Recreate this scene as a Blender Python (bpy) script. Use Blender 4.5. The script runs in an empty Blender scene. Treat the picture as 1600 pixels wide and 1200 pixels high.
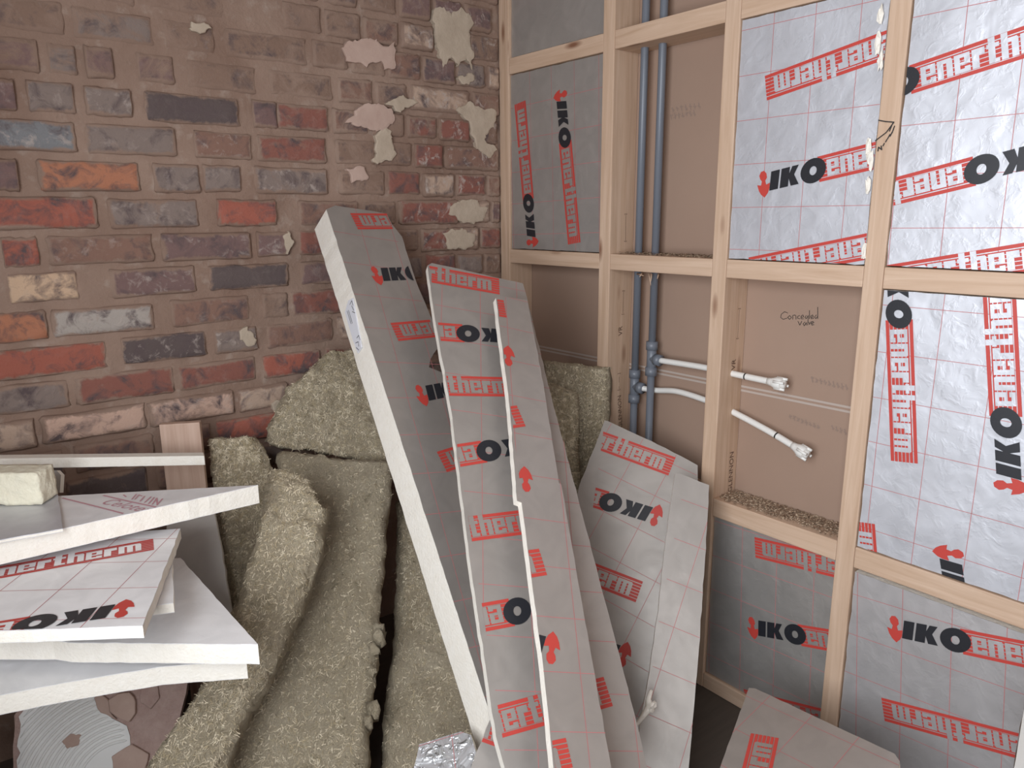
import bpy, bmesh, math, random
from mathutils import Vector as V, Matrix, noise
random.seed(7)
S = bpy.context.scene
COL = S.collection
# ------------------------------------------------------------------ camera
F = 1153.0
CAM = V((-1.58, -2.02, 1.31))
EX = V((1466, -273, F)).normalized()
EZ = V((-35, -5065, -F)).normalized()
EY = EZ.cross(EX).normalized()
if EY.z < 0: EY = -EY
EX = V((EX.x, EX.y, EX.z))
cam = bpy.data.objects.new('camera', bpy.data.cameras.new('camera')); COL.objects.link(cam)
cam.data.sensor_width = 36; cam.data.lens = F / 1600 * 36; cam.data.clip_start = .02
right = V((EX.x, EY.x, EZ.x)); down = V((EX.y, EY.y, EZ.y)); fwd = V((EX.z, EY.z, EZ.z))
right.normalize(); fwd = (fwd - right * fwd.dot(right)).normalized(); up = right.cross(fwd)
if up.z < 0: up = -up
M = Matrix((right, up, -fwd)).transposed().to_4x4(); M.translation = CAM
cam.matrix_world = M
S.camera = cam
# ------------------------------------------------------------------ world, lights, exposure
w = bpy.data.worlds.new('sky'); S.world = w; w.use_nodes = True
w.node_tree.nodes['Background'].inputs[0].default_value = (.62, .75, 1, 1)
w.node_tree.nodes['Background'].inputs[1].default_value = 1.0
def area(name, loc, target, sx, sy, power, col):
    l = bpy.data.lights.new(name, 'AREA'); l.shape = 'RECTANGLE'; l.size = sx; l.size_y = sy
    l.energy = power; l.color = col
    o = bpy.data.objects.new(name, l); COL.objects.link(o); o.location = loc
    o.rotation_euler = (V(target) - V(loc)).to_track_quat('-Z', 'Y').to_euler()
    return o
area('window_daylight', (-2.08, -1.85, 1.35), (0, -1.85, 1.35), 1.3, 1.3, 50, (.93, .965, 1))
area('window_daylight_rear', (-1.2, -4.28, 1.55), (-1.2, 0, 1.55), 1.3, 1.2, 10, (1, .96, .92))  # added soft fill behind the camera, shaped as an unseen window
S.view_settings.view_transform = 'Standard'; S.view_settings.look = 'None'
S.view_settings.exposure = 0.0; S.view_settings.gamma = 1; S.view_settings.use_curve_mapping = False

# ------------------------------------------------------------------ helpers
def ray(px, py):
    d = right * ((px - 800) / F) - up * ((py - 600) / F) + fwd
    return d
def W(px, py, d): return CAM + ray(px, py) * d
def on_plane(px, py, p0, n):
    r = ray(px, py); return CAM + r * ((p0 - CAM).dot(n) / r.dot(n))
def on_x(px, py, x): return on_plane(px, py, V((x, 0, 0)), V((1, 0, 0)))
def on_y(px, py, y): return on_plane(px, py, V((0, y, 0)), V((0, 1, 0)))
def on_z(px, py, z): return on_plane(px, py, V((0, 0, z)), V((0, 0, 1)))
def tag(o, label=None, cat=None, group=None, kind=None):
    if label: o['label'] = label
    if cat: o['category'] = cat
    if group: o['group'] = group
    if kind: o['kind'] = kind
    return o
def empty(name, loc=(0, 0, 0)):
    o = bpy.data.objects.new(name, None); COL.objects.link(o); o.location = loc; o.empty_display_size = .05
    return o
def mesh_obj(name, verts, faces, mat, parent=None, smooth=False, loc=None):
    off = parent.location if parent is not None else V((0, 0, 0))
    if loc is not None: off = V(loc)
    me = bpy.data.meshes.new(name)
    me.from_pydata([tuple(V(v) - off) for v in verts], [], faces); me.update()
    if mat: me.materials.append(mat)
    if smooth: me.polygons.foreach_set('use_smooth', [True] * len(me.polygons))
    o = bpy.data.objects.new(name, me); COL.objects.link(o)
    if parent is not None: o.parent = parent
    elif loc is not None: o.location = loc
    return o
def fix_normals(o):
    bm = bmesh.new(); bm.from_mesh(o.data); bmesh.ops.recalc_face_normals(bm, faces=bm.faces); bm.to_mesh(o.data); bm.free()
def box_vf(a, b):
    x0, y0, z0 = a; x1, y1, z1 = b
    v = [(x0,y0,z0),(x1,y0,z0),(x1,y1,z0),(x0,y1,z0),(x0,y0,z1),(x1,y0,z1),(x1,y1,z1),(x0,y1,z1)]
    f = [(0,3,2,1),(4,5,6,7),(0,1,5,4),(1,2,6,5),(2,3,7,6),(3,0,4,7)]
    return v, f
def box(name, a, b, mat, parent=None, bevel=0):
    v, f = box_vf(a, b); o = mesh_obj(name, v, f, mat, parent)
    if bevel: bevel_obj(o, bevel)
    return o
def bevel_obj(o, r, seg=2):
    bm = bmesh.new(); bm.from_mesh(o.data)
    bmesh.ops.bevel(bm, geom=bm.edges[:], offset=r, segments=seg, affect='EDGES', profile=.6); bm.to_mesh(o.data); bm.free()
def tube_vf(pts, rad, n=14, cap=True):
    pts = [V(p) for p in pts]; vs = []; fs = []
    rads = rad if isinstance(rad, (list, tuple)) else [rad] * len(pts)
    prev = None
    for i, p in enumerate(pts):
        t = (pts[min(i + 1, len(pts) - 1)] - pts[max(i - 1, 0)]).normalized()
        a = prev - t * prev.dot(t) if prev is not None else t.orthogonal()
        a.normalize(); prev = a; b = t.cross(a)
        for k in range(n):
            th = 2 * math.pi * k / n
            vs.append(p + (a * math.cos(th) + b * math.sin(th)) * rads[i])
        if i:
            for k in range(n):
                k2 = (k + 1) % n
                fs.append(((i-1)*n+k, (i-1)*n+k2, i*n+k2, i*n+k))
    if cap: fs.append(tuple(range(n))[::-1]); fs.append(tuple((len(pts)-1)*n + k for k in range(n)))
    return vs, fs
def tube(name, pts, rad, mat, parent=None, n=14, loc=None):
    v, f = tube_vf(pts, rad, n); o = mesh_obj(name, v, f, mat, parent, True, loc); return o
# ------------------------------------------------------------------ materials
class NT:
    def __init__(s, name):
        s.m = bpy.data.materials.new(name); s.m.use_nodes = True; s.t = s.m.node_tree; s.b = s.t.nodes['Principled BSDF']
    def n(s, typ, **kw):
        nd = s.t.nodes.new(typ)
        for k, v in kw.items():
            if k.startswith('i_'):
                key = k[2:]; key = int(key) if key.isdigit() else key.replace('_', ' ')
                nd.inputs[key].default_value = v
            else: setattr(nd, k, v)
        return nd
    def l(s, a, b): s.t.links.new(a, b)
    def ramp(s, fac, stops):
        r = s.n('ShaderNodeValToRGB'); e = r.color_ramp.elements
        while len(e) < len(stops): e.new(.5)
        for el, (p, c) in zip(e, stops): el.position = p; el.color = (*c, 1) if len(c) == 3 else c
        s.l(fac, r.inputs[0]); return r.outputs[0]
    def noise(s, vec, scale, detail=4, rough=.55, dist=0):
        nd = s.n('ShaderNodeTexNoise'); nd.inputs['Scale'].default_value = scale; nd.inputs['Detail'].default_value = detail
        nd.inputs['Roughness'].default_value = rough; nd.inputs['Distortion'].default_value = dist
        s.l(vec, nd.inputs['Vector']); return nd.outputs[0]
    def coord(s, kind='Object', scale=None):
        c = s.n('ShaderNodeTexCoord').outputs[kind]
        if scale:
            mp = s.n('ShaderNodeMapping'); mp.inputs['Scale'].default_value = scale; s.l(c, mp.inputs[0]); c = mp.outputs[0]
        return c
    def world(s, scale=None):
        c = s.n('ShaderNodeNewGeometry').outputs['Position']
        if scale:
            mp = s.n('ShaderNodeMapping'); mp.inputs['Scale'].default_value = scale; s.l(c, mp.inputs[0]); c = mp.outputs[0]
        return c
    def mix(s, fac, a, b, mode='MIX'):
        m = s.n('ShaderNodeMix', data_type='RGBA', blend_type=mode)
        for sock, val in ((m.inputs[0], fac), (m.inputs[6], a), (m.inputs[7], b)):
            if isinstance(val, (int, float)): sock.default_value = val
            elif isinstance(val, tuple): sock.default_value = (*val, 1)
            else: s.l(val, sock)
        return m.outputs[2]
    def bump(s, h, strength, dist=.01, prev=None):
        b = s.n('ShaderNodeBump'); b.inputs['Strength'].default_value = strength; b.inputs['Distance'].default_value = dist
        s.l(h, b.inputs['Height'])
        if prev is not None: s.l(prev, b.inputs['Normal'])
        s.l(b.outputs[0], s.b.inputs['Normal']); return b.outputs[0]
    def base(s, v):
        if isinstance(v, tuple): s.b.inputs['Base Color'].default_value = (*v, 1)
        else: s.l(v, s.b.inputs['Base Color'])
    def set(s, **k):
        for a, v in k.items(): s.b.inputs[a.replace('_', ' ')].default_value = v
        return s
def simple(name, col, rough=.6, metal=0):
    m = NT(name); m.base(col); m.set(Roughness=rough, Metallic=metal); return m.m
def make_foil(name, col, rough=.42, wr=.12, big=.2, metal=.55):
    m = NT(name); p = m.world()
    n1 = m.noise(p, 5, 3); n2 = m.noise(p, 38, 3, .6, .6); n3 = m.noise(p, 14, 2, .5, 1.2)
    m.base(m.mix(m.ramp(n3, [(.35, (0, 0, 0)), (.7, (1, 1, 1))]), tuple(c * .9 for c in col), col))
    m.set(Metallic=metal, Roughness=rough)
    b = m.bump(n1, big, .05); b = m.bump(n3, wr, .02, b); m.bump(m.ramp(n2, [(.52, (0, 0, 0)), (.72, (1, 1, 1))]), wr, .006, b)
    return m.m
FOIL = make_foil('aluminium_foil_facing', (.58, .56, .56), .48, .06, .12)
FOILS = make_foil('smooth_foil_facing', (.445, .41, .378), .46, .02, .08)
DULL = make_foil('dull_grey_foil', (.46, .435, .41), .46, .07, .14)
LITFOIL = make_foil('dusty_foil_facing', (.88, .865, .86), .55, .04, .1, .15)  # left pile's foil: window light put into a paler, less metallic colour
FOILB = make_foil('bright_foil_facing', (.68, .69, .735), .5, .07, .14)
CRUMP = make_foil('crumpled_foil', (.78, .79, .81), .25, .9)
m = NT('foam_core'); p = m.world(); nn = m.noise(p, 60, 4)
m.base(m.mix(nn, (.80, .74, .64), (.90, .86, .79))); m.set(Roughness=.85); m.bump(m.noise(p, 180, 3), .5, .003); FOAM = m.m
m = NT('yellow_foam'); p = m.world(); m.base(m.mix(m.noise(p, 40, 4), (.80, .73, .55), (.90, .86, .70))); m.set(Roughness=.9); m.bump(m.noise(p, 70, 5), .8, .006); YFOAM = m.m
RED = simple('red_print', (.52, .055, .042), .5)
BLACK = simple('black_print', (.018, .019, .024), .45)
GRID = simple('thin_red_line', (.50, .17, .17), .5)
PALERED = simple('faded_red_print', (.58, .30, .34), .5)
INK = simple('marker_ink', (.02, .018, .018), .5)
STAMP = simple('timber_stamp_ink', (.12, .065, .045), .7)
FAINT = simple('faint_board_print', (.285, .20, .158), .8)
# wood (long axis = local z)
def make_wood(name, c1, c2, c3):
    m = NT(name); oi = m.n('ShaderNodeObjectInfo')
    c = m.coord('Object'); add = m.n('ShaderNodeVectorMath', operation='ADD'); m.l(c, add.inputs[0])
    cx = m.n('ShaderNodeCombineXYZ'); mu = m.n('ShaderNodeMath', operation='MULTIPLY'); mu.inputs[1].default_value = 37
    m.l(oi.outputs['Random'], mu.inputs[0]); m.l(mu.outputs[0], cx.inputs[2]); m.l(mu.outputs[0], cx.inputs[0]); m.l(cx.outputs[0], add.inputs[1])
    mp = m.n('ShaderNodeMapping'); mp.inputs['Scale'].default_value = (26, 26, 1.4); m.l(add.outputs[0], mp.inputs[0])
    g = m.noise(mp.outputs[0], 2.2, 5, .6, .8)
    mp2 = m.n('ShaderNodeMapping'); mp2.inputs['Scale'].default_value = (11, 11, 3.2); m.l(add.outputs[0], mp2.inputs[0])
    kn = m.n('ShaderNodeTexVoronoi'); kn.inputs['Scale'].default_value = 1.25; m.l(mp2.outputs[0], kn.inputs['Vector'])
    col = m.mix(m.ramp(g, [(.3, (0, 0, 0)), (.7, (1, 1, 1))]), c1, c2)
    col = m.mix(m.ramp(kn.outputs['Distance'], [(.05, (1, 1, 1)), (.17, (0, 0, 0))]), col, c3)
    m.base(col); m.set(Roughness=.65); m.bump(g, .15, .003); return m.m
WOOD = make_wood('pine_timber', (.50, .335, .225), (.64, .465, .34), (.22, .10, .055))
m = NT('brown_plasterboard'); p = m.world(); n1 = m.noise(p, 3, 4)
m.base(m.mix(n1, (.315, .21, .155), (.38, .26, .195))); m.set(Roughness=.8); m.bump(m.noise(p, 90, 3), .08, .002); PBOARD = m.m
WHITE = simple('white_plastic', (.80, .78, .74), .35)
GREYP = simple('grey_plastic', (.155, .17, .20), .38)
CHALK = simple('plaster_seam', (.47, .39, .34), .95)
m = NT('mineral_wool'); p = m.world()
n1 = m.noise(p, 7, 5, .6, .5); n2 = m.noise(m.world((1, 1, .35)), 95, 6, .75, 2.5); n3 = m.noise(p, 26, 7, .7, 1.5); n4 = m.noise(p, 260, 3, .6)
col = m.mix(m.ramp(n1, [(.3, (0, 0, 0)), (.7, (1, 1, 1))]), (.57, .465, .315), (.71, .60, .435))
col = m.mix(m.ramp(n3, [(.30, (1, 1, 1)), (.43, (0, 0, 0))]), col, (.30, .24, .145))
col = m.mix(m.ramp(n2, [(.50, (0, 0, 0)), (.72, (.9, .9, .9))]), col, (.74, .66, .49))
col = m.mix(m.ramp(n2, [(.28, (.8, .8, .8)), (.42, (0, 0, 0))]), col, (.33, .27, .17))
m.base(col); m.set(Roughness=.95); b = m.bump(n3, 1, .022); b = m.bump(n2, 1, .012, b); m.bump(n4, .6, .004, b); WOOL = m.m
m = NT('wool_fibre'); p = m.world(); m.base(m.mix(m.ramp(m.noise(p, 70, 2), [(.42, (0, 0, 0)), (.6, (1, 1, 1))]), (.42, .34, .215), (.74, .64, .47))); m.set(Roughness=.8); FIBRE = m.m
# mortar of the brick wall
m = NT('brown_mortar'); p = m.world(); n1 = m.noise(p, 2.6, 5, .6, .4); n2 = m.noise(p, 22, 5, .65)
col = m.mix(m.ramp(n1, [(.35, (0, 0, 0)), (.65, (1, 1, 1))]), (.225, .14, .102), (.325, .225, .172))
col = m.mix(m.ramp(n2, [(.55, (0, 0, 0)), (.78, (.8, .8, .8))]), col, (.40, .32, .265))
m.base(col); m.set(Roughness=.92); b = m.bump(n2, .5, .01); m.bump(m.noise(p, 110, 4), .4, .004, b); MORTAR = m.m
m = NT('old_brick'); oi = m.n('ShaderNodeObjectInfo'); p = m.world()
n1 = m.noise(p, 16, 5, .65, .8); n2 = m.noise(p, 34, 6, .7, .5); n3 = m.noise(p, 9, 4, .6, 1)
col = m.mix(m.ramp(n1, [(.34, (1, 1, 1)), (.52, (0, 0, 0))]), oi.outputs['Color'], (.105, .075, .075))
fac = m.n('ShaderNodeMath', operation='MULTIPLY'); m.l(m.ramp(n2, [(.53, (0, 0, 0)), (.66, (1, 1, 1))]), fac.inputs[0]); m.l(oi.outputs['Alpha'], fac.inputs[1])
col = m.mix(fac.outputs[0], col, (.46, .385, .34))
# mortar smeared over the brick: heavier near its arrises, amount per brick (object index, per cent)
g = m.n('ShaderNodeSeparateXYZ'); m.l(m.coord('Object'), g.inputs[0])
def edge(sock, k):
    ab = m.n('ShaderNodeMath', operation='ABSOLUTE'); m.l(sock, ab.inputs[0])
    mr = m.n('ShaderNodeMapRange'); mr.inputs[1].default_value = k; mr.inputs[2].default_value = .5; m.l(ab.outputs[0], mr.inputs[0]); return mr.outputs[0]
mx = m.n('ShaderNodeMath', operation='MAXIMUM'); m.l(edge(g.outputs[0], .43), mx.inputs[0]); m.l(edge(g.outputs[2], .30), mx.inputs[1])
def arith(op, a, b):
    q = m.n('ShaderNodeMath', operation=op)
    for sk, v_ in ((q.inputs[0], a), (q.inputs[1], b)):
        if isinstance(v_, (int, float)): sk.default_value = v_
        else: m.l(v_, sk)
    return q.outputs[0]
cov = arith('ADD', arith('ADD', arith('MULTIPLY', mx.outputs[0], .36), m.noise(p, 11, 6, .72, .9)), arith('MULTIPLY', oi.outputs['Object Index'], .0050))
mcol = m.mix(m.ramp(m.noise(p, 2.6, 5, .6, .4), [(.35, (0, 0, 0)), (.65, (1, 1, 1))]), (.225, .14, .102), (.325, .225, .172))
col = m.mix(m.ramp(cov, [(.66, (0, 0, 0)), (.82, (1, 1, 1))]), col, mcol)
m.base(col); m.set(Roughness=.9); b = m.bump(n2, .45, .008); m.bump(m.noise(p, 130, 4), .35, .003, b); BRICK = m.m
m = NT('old_plaster'); p = m.world(); n1 = m.noise(p, 25, 5, .6)
m.base(m.mix(n1, (.37, .29, .215), (.57, .47, .365))); m.set(Roughness=.9); m.bump(n1, .6, .008); PLASTER = m.m
m = NT('pink_plaster'); p = m.world(); n1 = m.noise(p, 25, 5, .6)
m.base(m.mix(n1, (.42, .285, .23), (.58, .43, .36))); m.set(Roughness=.9); m.bump(n1, .4, .006); PINK = m.m
ADHES = simple('white_adhesive', (.84, .83, .80), .8)
ROOM = simple('painted_plaster', (.50, .46, .43), .9)
FLOORM = NT('floor_boards'); p = FLOORM.world((1, 9, 1)); FLOORM.base(FLOORM.mix(FLOORM.noise(p, 6, 4), (.055, .042, .034), (.10, .078, .06))); FLOORM.set(Roughness=.8); FLOORM = FLOORM.m  # dark tone also stands in for shadow between the leaning boards

# ------------------------------------------------------------------ room shell
XL, YF, HC = -2.06, -4.2, 2.6
tag(box('floor', (XL, YF, -.05), (.12, .1, 0), FLOORM), kind='structure')
tag(box('ceiling', (XL, YF, HC), (.12, .1, HC + .05), ROOM), kind='structure')
def wall_with_window(name, a, b, o0, o1, axis):
    # a,b: extents (min,max), o0,o1: opening extents along the long axis and z
    root = empty(name); tag(root, kind='structure')
    lo, hi = a, b
    def seg(l0, l1, z0, z1):
        A = [lo[0], lo[1], z0]; B = [hi[0], hi[1], z1]; A[axis] = l0; B[axis] = l1
        box('wall_section', A, B, ROOM, root)
    seg(lo[axis], o0[0], 0, HC); seg(o1[0], hi[axis], 0, HC)
    seg(o0[0], o1[0], 0, o0[1]); seg(o0[0], o1[0], o1[1], HC)
wall_with_window('wall_left', (XL - .1, YF, 0), (XL, .1, HC), (-2.5, .70), (-1.2, 2.0), 1)
wall_with_window('wall_front', (XL, YF - .1, 0), (.12, YF, HC), (-1.85, .95), (-.55, 2.15), 0)  # opening added for the rear fill light, out of view
for i, (lo, hi, ax) in enumerate((((XL - .08, -2.5, .70), (XL - .03, -1.2, 2.0), 1), ((-1.85, YF - .08, .95), (-.55, YF - .03, 2.15), 0))):  # second frame is added to go with the rear fill light
    r = empty('window_%d' % (i + 1)); tag(r, kind='structure')
    t = .05
    for k in range(4):
        A = list(lo); B = list(hi)
        if k == 0: B[2] = A[2] + t
        elif k == 1: A[2] = B[2] - t
        elif k == 2: B[ax] = A[ax] + t
        else: A[ax] = B[ax] - t
        box('window_frame', A, B, WHITE, r)

# ------------------------------------------------------------------ brick wall
wall = empty('wall_back'); tag(wall, kind='structure')
nx, nz = 210, 250
x0, x1, z0, z1 = XL, .10, 0, HC
vs = []; fs = []
for j in range(nz + 1):
    for i in range(nx + 1):
        x = x0 + (x1 - x0) * i / nx; z = z0 + (z1 - z0) * j / nz
        q = V((x, 0, z))
        d = noise.fractal(q * 9, 1, 2, 4) * .006 + noise.noise(q * 2.5) * .004
        vs.append((x, .004 - d, z))
for j in range(nz):
    for i in range(nx):
        a = j * (nx + 1) + i; fs.append((a, a + 1, a + nx + 2, a + nx + 1))
mesh_obj('mortar_bed', vs, fs, MORTAR, wall, True)
box('masonry', (XL, .03, 0), (.10, .12, HC), MORTAR, wall)
def brick_mesh(seed):
    # unit brick: x,z in -.5...5, front at y=-.5
    rnd = random.Random(seed); vs = []; fs = []
    US = (0, .035, .14, .28, .42, .58, .72, .86, .965, 1); VS = (0, .075, .28, .5, .72, .925, 1); nu, nv = 9, 6
    for j in range(nv + 1):
        for i in range(nu + 1):
            u = US[i] - .5; v = VS[j] - .5
            e = min(min(i, nu - i) / 1.0, min(j, nv - j) / 1.0)
            y = -.5 + (.22 if e == 0 else 0) + rnd.uniform(-.04, .04)
            ju = rnd.uniform(-.013, .013); jv = rnd.uniform(-.03, .03)
            if i in (0, nu) and j in (0, nv): u *= .985; v *= .94
            vs.append((u + ju, y, v + jv))
    for j in range(nv):
        for i in range(nu):
            a = j * (nu + 1) + i; fs.append((a, a + 1, a + nu + 2, a + nu + 1))
    n = len(vs)
    ring = [i for i in range(nu)] + [(j) * (nu + 1) + nu for j in range(nv)] + [nv * (nu + 1) + nu - i for i in range(nu)] + [(nv - j) * (nu + 1) for j in range(nv)]
    for k in ring: vs.append((vs[k][0], .5, vs[k][2]))
    for k in range(len(ring)):
        k2 = (k + 1) % len(ring); fs.append((ring[k2], ring[k], n + k, n + k2))
    me = bpy.data.meshes.new('brick'); me.from_pydata(vs, [], fs); me.materials.append(BRICK)
    me.polygons.foreach_set('use_smooth', [True] * len(me.polygons)); me.update(); return me
BM = [brick_mesh(s) for s in range(6)]
def brick(X0, X1, Z0, Z1, col, white=.3, proud=.012, cover=8):
    o = bpy.data.objects.new('brick', random.choice(BM)); COL.objects.link(o); o.parent = wall
    D = .05
    o.location = ((X0 + X1) / 2, -proud + D / 2, (Z0 + Z1) / 2); o.scale = (X1 - X0, D, Z1 - Z0)
    o.rotation_euler = (random.uniform(-.02, .02), random.uniform(-.012, .012), random.uniform(-.015, .015))
    o.color = (*col, white); o.pass_index = cover
CR = dict(red=(.35, .11, .075), orange=(.42, .175, .10), dark=(.115, .085, .08), purp=(.19, .115, .105), brown=(.24, .135, .10), grey=(.235, .18, .155),
          cream=(.58, .40, .27), pink=(.56, .375, .29), blue=(.21, .21, .215), white=(.40, .35, .31), mud=(.235, .15, .11), dred=(.255, .10, .075), tan=(.46, .33, .25))
CH = .0845                                   # course height
def ztop(k): return 1.5275 - CH * k
def x_at(px, z):
    lo_, hi_ = -400, 1600
    for _ in range(40):
        mid = (lo_ + hi_) / 2
        if on_y(px, mid, 0).z > z: lo_ = mid
        else: hi_ = mid
    return on_y(px, (lo_ + hi_) / 2, 0).x
ROWS = {
 -7: [(-60,90,'mud',0,.004),(110,240,'mud',0,.003)],
 -6: [(-40,70,'mud',.1,.004),(85,230,'mud',0,.004),(250,330,'mud',.1,.004)],
 -5: [(-20,120,'mud',.1,.004),(140,280,'mud',0,.004)],
 -4: [(-60,60,'grey',0,.005),(75,210,'mud',0,.004),(230,350,'mud',.1,.004)],
 -3: [(-30,100,'mud',.2,.005),(112,240,'grey',0,.004),(255,335,'mud',.4,.005),(350,480,'mud',0,.003)],
 -2: [(-20,60,'purp',0,.007),(75,120,'grey',.1,.005),(133,177,'purp',.1,.008),(214,272,'purp',.1,.006),(290,400,'mud',.3,.006),(420,520,'mud',0,.004)],
 -1: [(-30,24,'purp',.4,.009),(42,116,'grey',.5,.009),(133,206,'grey',.7,.012),(226,373,'dark',.1,.014),(395,432,'purp',.1,.008),(432,512,'dred',.2,.009)],
 0: [(-40,119,'blue',.9,.014),(133,275,'grey',.4,.011),(303,392,'brown',.9,.013),(402,510,'dred',.2,.009),(525,585,'mud',.1,.006)],
 1: [(-30,28,'purp',.1,.012),(60,218,'orange',.1,.014),(240,312,'grey',.5,.012),(318,376,'grey',.4,.011),(398,512,'grey',1,.012),(530,600,'mud',.2,.007)],
 2: [(-20,152,'red',.1,.016),(170,310,'grey',.5,.009),(340,432,'red',.1,.014),(468,560,'brown',.2,.011)],
 3: [(4,60,'red',.2,.012),(75,240,'brown',.5,.011),(252,392,'purp',.6,.014),(402,452,'purp',.8,.012),(468,545,'dred',.3,.010)],
 4: [(12,122,'cream',.2,.012),(172,306,'purp',.8,.013),(328,450,'dark',.1,.014),(470,560,'purp',.3,.01)],
 5: [(-30,73,'orange',.1,.014),(80,240,'white',1,.012),(268,390,'brown',.3,.011),(410,450,'mud',.2,.009),(455,540,'dred',.3,.010)],
 6: [(-40,167,'red',.05,.017),(190,322,'dark',.8,.013),(335,402,'grey',1,.011),(418,520,'brown',.2,.009)],
 7: [(-30,108,'grey',.3,.009),(118,272,'dred',.05,.013),(278,400,'dred',.2,.010),(412,500,'red',.2,.012)],
 8: [(-40,56,'tan',.3,.013),(65,228,'pink',.3,.018),(233,366,'pink',.6,.013),(372,450,'tan',.5,.012)],
 9: [(-20,100,'dark',.2,.008),(118,240,'brown',.1,.012),(252,330,'brown',.2,.010),(338,440,'red',.1,.013)],
 10: [(-40,90,'brown',.1,.011),(105,230,'dark',.1,.012),(245,380,'brown',.1,.011)],
 11: [(-20,120,'dark',.1,.011),(135,250,'brown',.1,.012),(265,400,'dred',.1,.012)],
 12: [(-40,60,'brown',.1,.011),(75,200,'dark',.1,.012),(215,350,'brown',.1,.012)],
}
hdr_cols = ['brown', 'dred', 'purp', 'grey', 'brown', 'mud', 'dred', 'tan']
for k in range(-8, 13):
    zt = ztop(k); zb = zt - CH + .0145
    for (a, b, c, wh, pr) in ROWS.get(k, []):
        brick(x_at(a, (zt + zb) / 2), x_at(b, (zt + zb) / 2), zb + random.uniform(-.002, .003), zt + random.uniform(-.003, .002), CR[c], wh * .75, .0015 if (k < -1 and c != 'purp') else .001 + pr * .5, 46 if c == 'mud' else (4 if c in ('red', 'orange', 'dark', 'cream') else 18) + (26 if k < -1 else 0))
    # quoin end: alternate headers and stretchers up to the corner
    xs = x_at(ROWS[k][-1][1], zt) + .014 if k in ROWS else x_at(400, zt)
    xs = max(xs, -.72) if k < 0 else xs
    while xs < -.03:
        L = (.105 if k % 2 else random.choice((.105, .215))) + random.uniform(-.008, .008)
        L = min(L, -.004 - xs)
        if L > .03:
            far = xs > -.42
            cc = random.choice(hdr_cols) if far or k > 0 else random.choice(('mud', 'mud', 'brown'))
            brick(xs, xs + L, zb + random.uniform(-.003, .003), zt + random.uniform(-.003, .003), CR[cc], random.choice((.3, .7, 1)) * (1 if far else .3), random.uniform(.006, .010) if far else .005, random.choice((10, 20, 34)) if far or k > 0 else 44)
        xs += L + .013
# remnants of plaster on the bricks: outlines in photo pixels laid on the wall plane
def patch(pts, mat, y=-.0115, th=.003):
    P = [on_y(px, py, y) for px, py in pts]
    Q = []
    for a, b in zip(P, P[1:] + P[:1]):
        n = max(2, int((b - a).length / .006))
        for i in range(n):
            q = a.lerp(b, i / n); Q.append(q + V((noise.fractal(q * 45, 1, 2, 3) * .010, 0, noise.fractal(q * 45 + V((9, 0, 0)), 1, 2, 3) * .010)))
    n = len(Q); vs = Q + [q + V((0, th + .012, 0)) for q in Q]
    c = sum(Q, V()) / n
    inner = [c.lerp(q, .86) + V((0, -.0015, 0)) for q in Q]; vs += inner
    fs = [(i, (i + 1) % n, n + (i + 1) % n, n + i) for i in range(n)] + [(2*n + i, 2*n + (i + 1) % n, (i + 1) % n, i) for i in range(n)] + [tuple(range(2 * n, 3 * n))]
    o = mesh_obj('plaster_patch', vs, fs, mat, wall); fix_normals(o)
patch([(680,15),(692,8),(706,22),(720,15),(733,22),(740,38),(733,52),(733,70),(742,88),(736,106),(728,92),(716,104),(706,90),(694,106),(686,86),(680,50),(676,30)], PLASTER)
patch([(716,118),(738,116),(742,126),(728,135),(718,124)], PLASTER)
patch([(714,172),(735,160),(748,170),(775,172),(772,200),(760,210),(758,222),(776,236),(764,246),(748,232),(738,214),(734,192)], PLASTER)
patch([(536,78),(545,62),(580,62),(600,70),(619,68),(616,105),(602,106),(596,96),(570,100),(540,92)], PINK)
patch([(541,192),(560,165),(590,160),(612,170),(614,190),(604,203),(570,200)], PINK)
patch([(585,212),(600,200),(612,206),(618,230),(612,250),(590,254),(580,250),(586,236)], PLASTER)
patch([(600,160),(630,150),(652,160),(636,168),(626,178),(612,166)], PLASTER)
patch([(542,262),(566,260),(574,274),(566,284),(548,282)], PINK)
patch([(708,318),(740,312),(762,326),(760,342),(740,350),(716,346),(702,334)], PLASTER)
patch([(692,362),(722,356),(742,366),(742,384),(724,392),(700,388)], PLASTER)
patch([(444,372),(450,360),(456,374),(460,378),(452,394),(446,396)], PLASTER, th=.003)
patch([(372,520),(380,512),(396,520),(398,534),(384,540),(374,532)], PLASTER, th=.003)
patch([(300,32),(318,34),(330,44),(322,52),(304,50),(294,46)], PLASTER, th=.002)
patch([(424,632),(434,624),(458,626),(462,642),(446,650),(432,648)], PLASTER, th=.006)

# ------------------------------------------------------------------ stud wall
swall = empty('wall_right'); tag(swall, kind='structure')
DX = .10
SEAM = .858
box('plasterboard', (DX, YF, 0), (DX + .0125, .0, SEAM), PBOARD, swall)
box('plasterboard', (DX, YF, SEAM), (DX + .0125, .0, HC), PBOARD, swall)
for z in (SEAM - .0055, SEAM + .0055):
    box('plaster_seam', (DX - .0012, -1.655, z - .0028), (DX + .004, -.05, z + .0028), CHALK, swall)
def timber(name, size, loc, rot, parent):
    a, b, c = size                             # c = length along local z
    v, f = box_vf((-a/2, -b/2, -c/2), (a/2, b/2, c/2)); o = mesh_obj(name, v, f, WOOD)
    bevel_obj(o, .0022); o.location = loc; o.rotation_euler = rot; o.parent = parent; return o
STUDS = [(-.051, -.003), (-.513, -.470), (-.911, -.869), (-1.298, -1.256), (-1.70, -1.658), (-2.10, -2.06), (-2.5, -2.46)]
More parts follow.
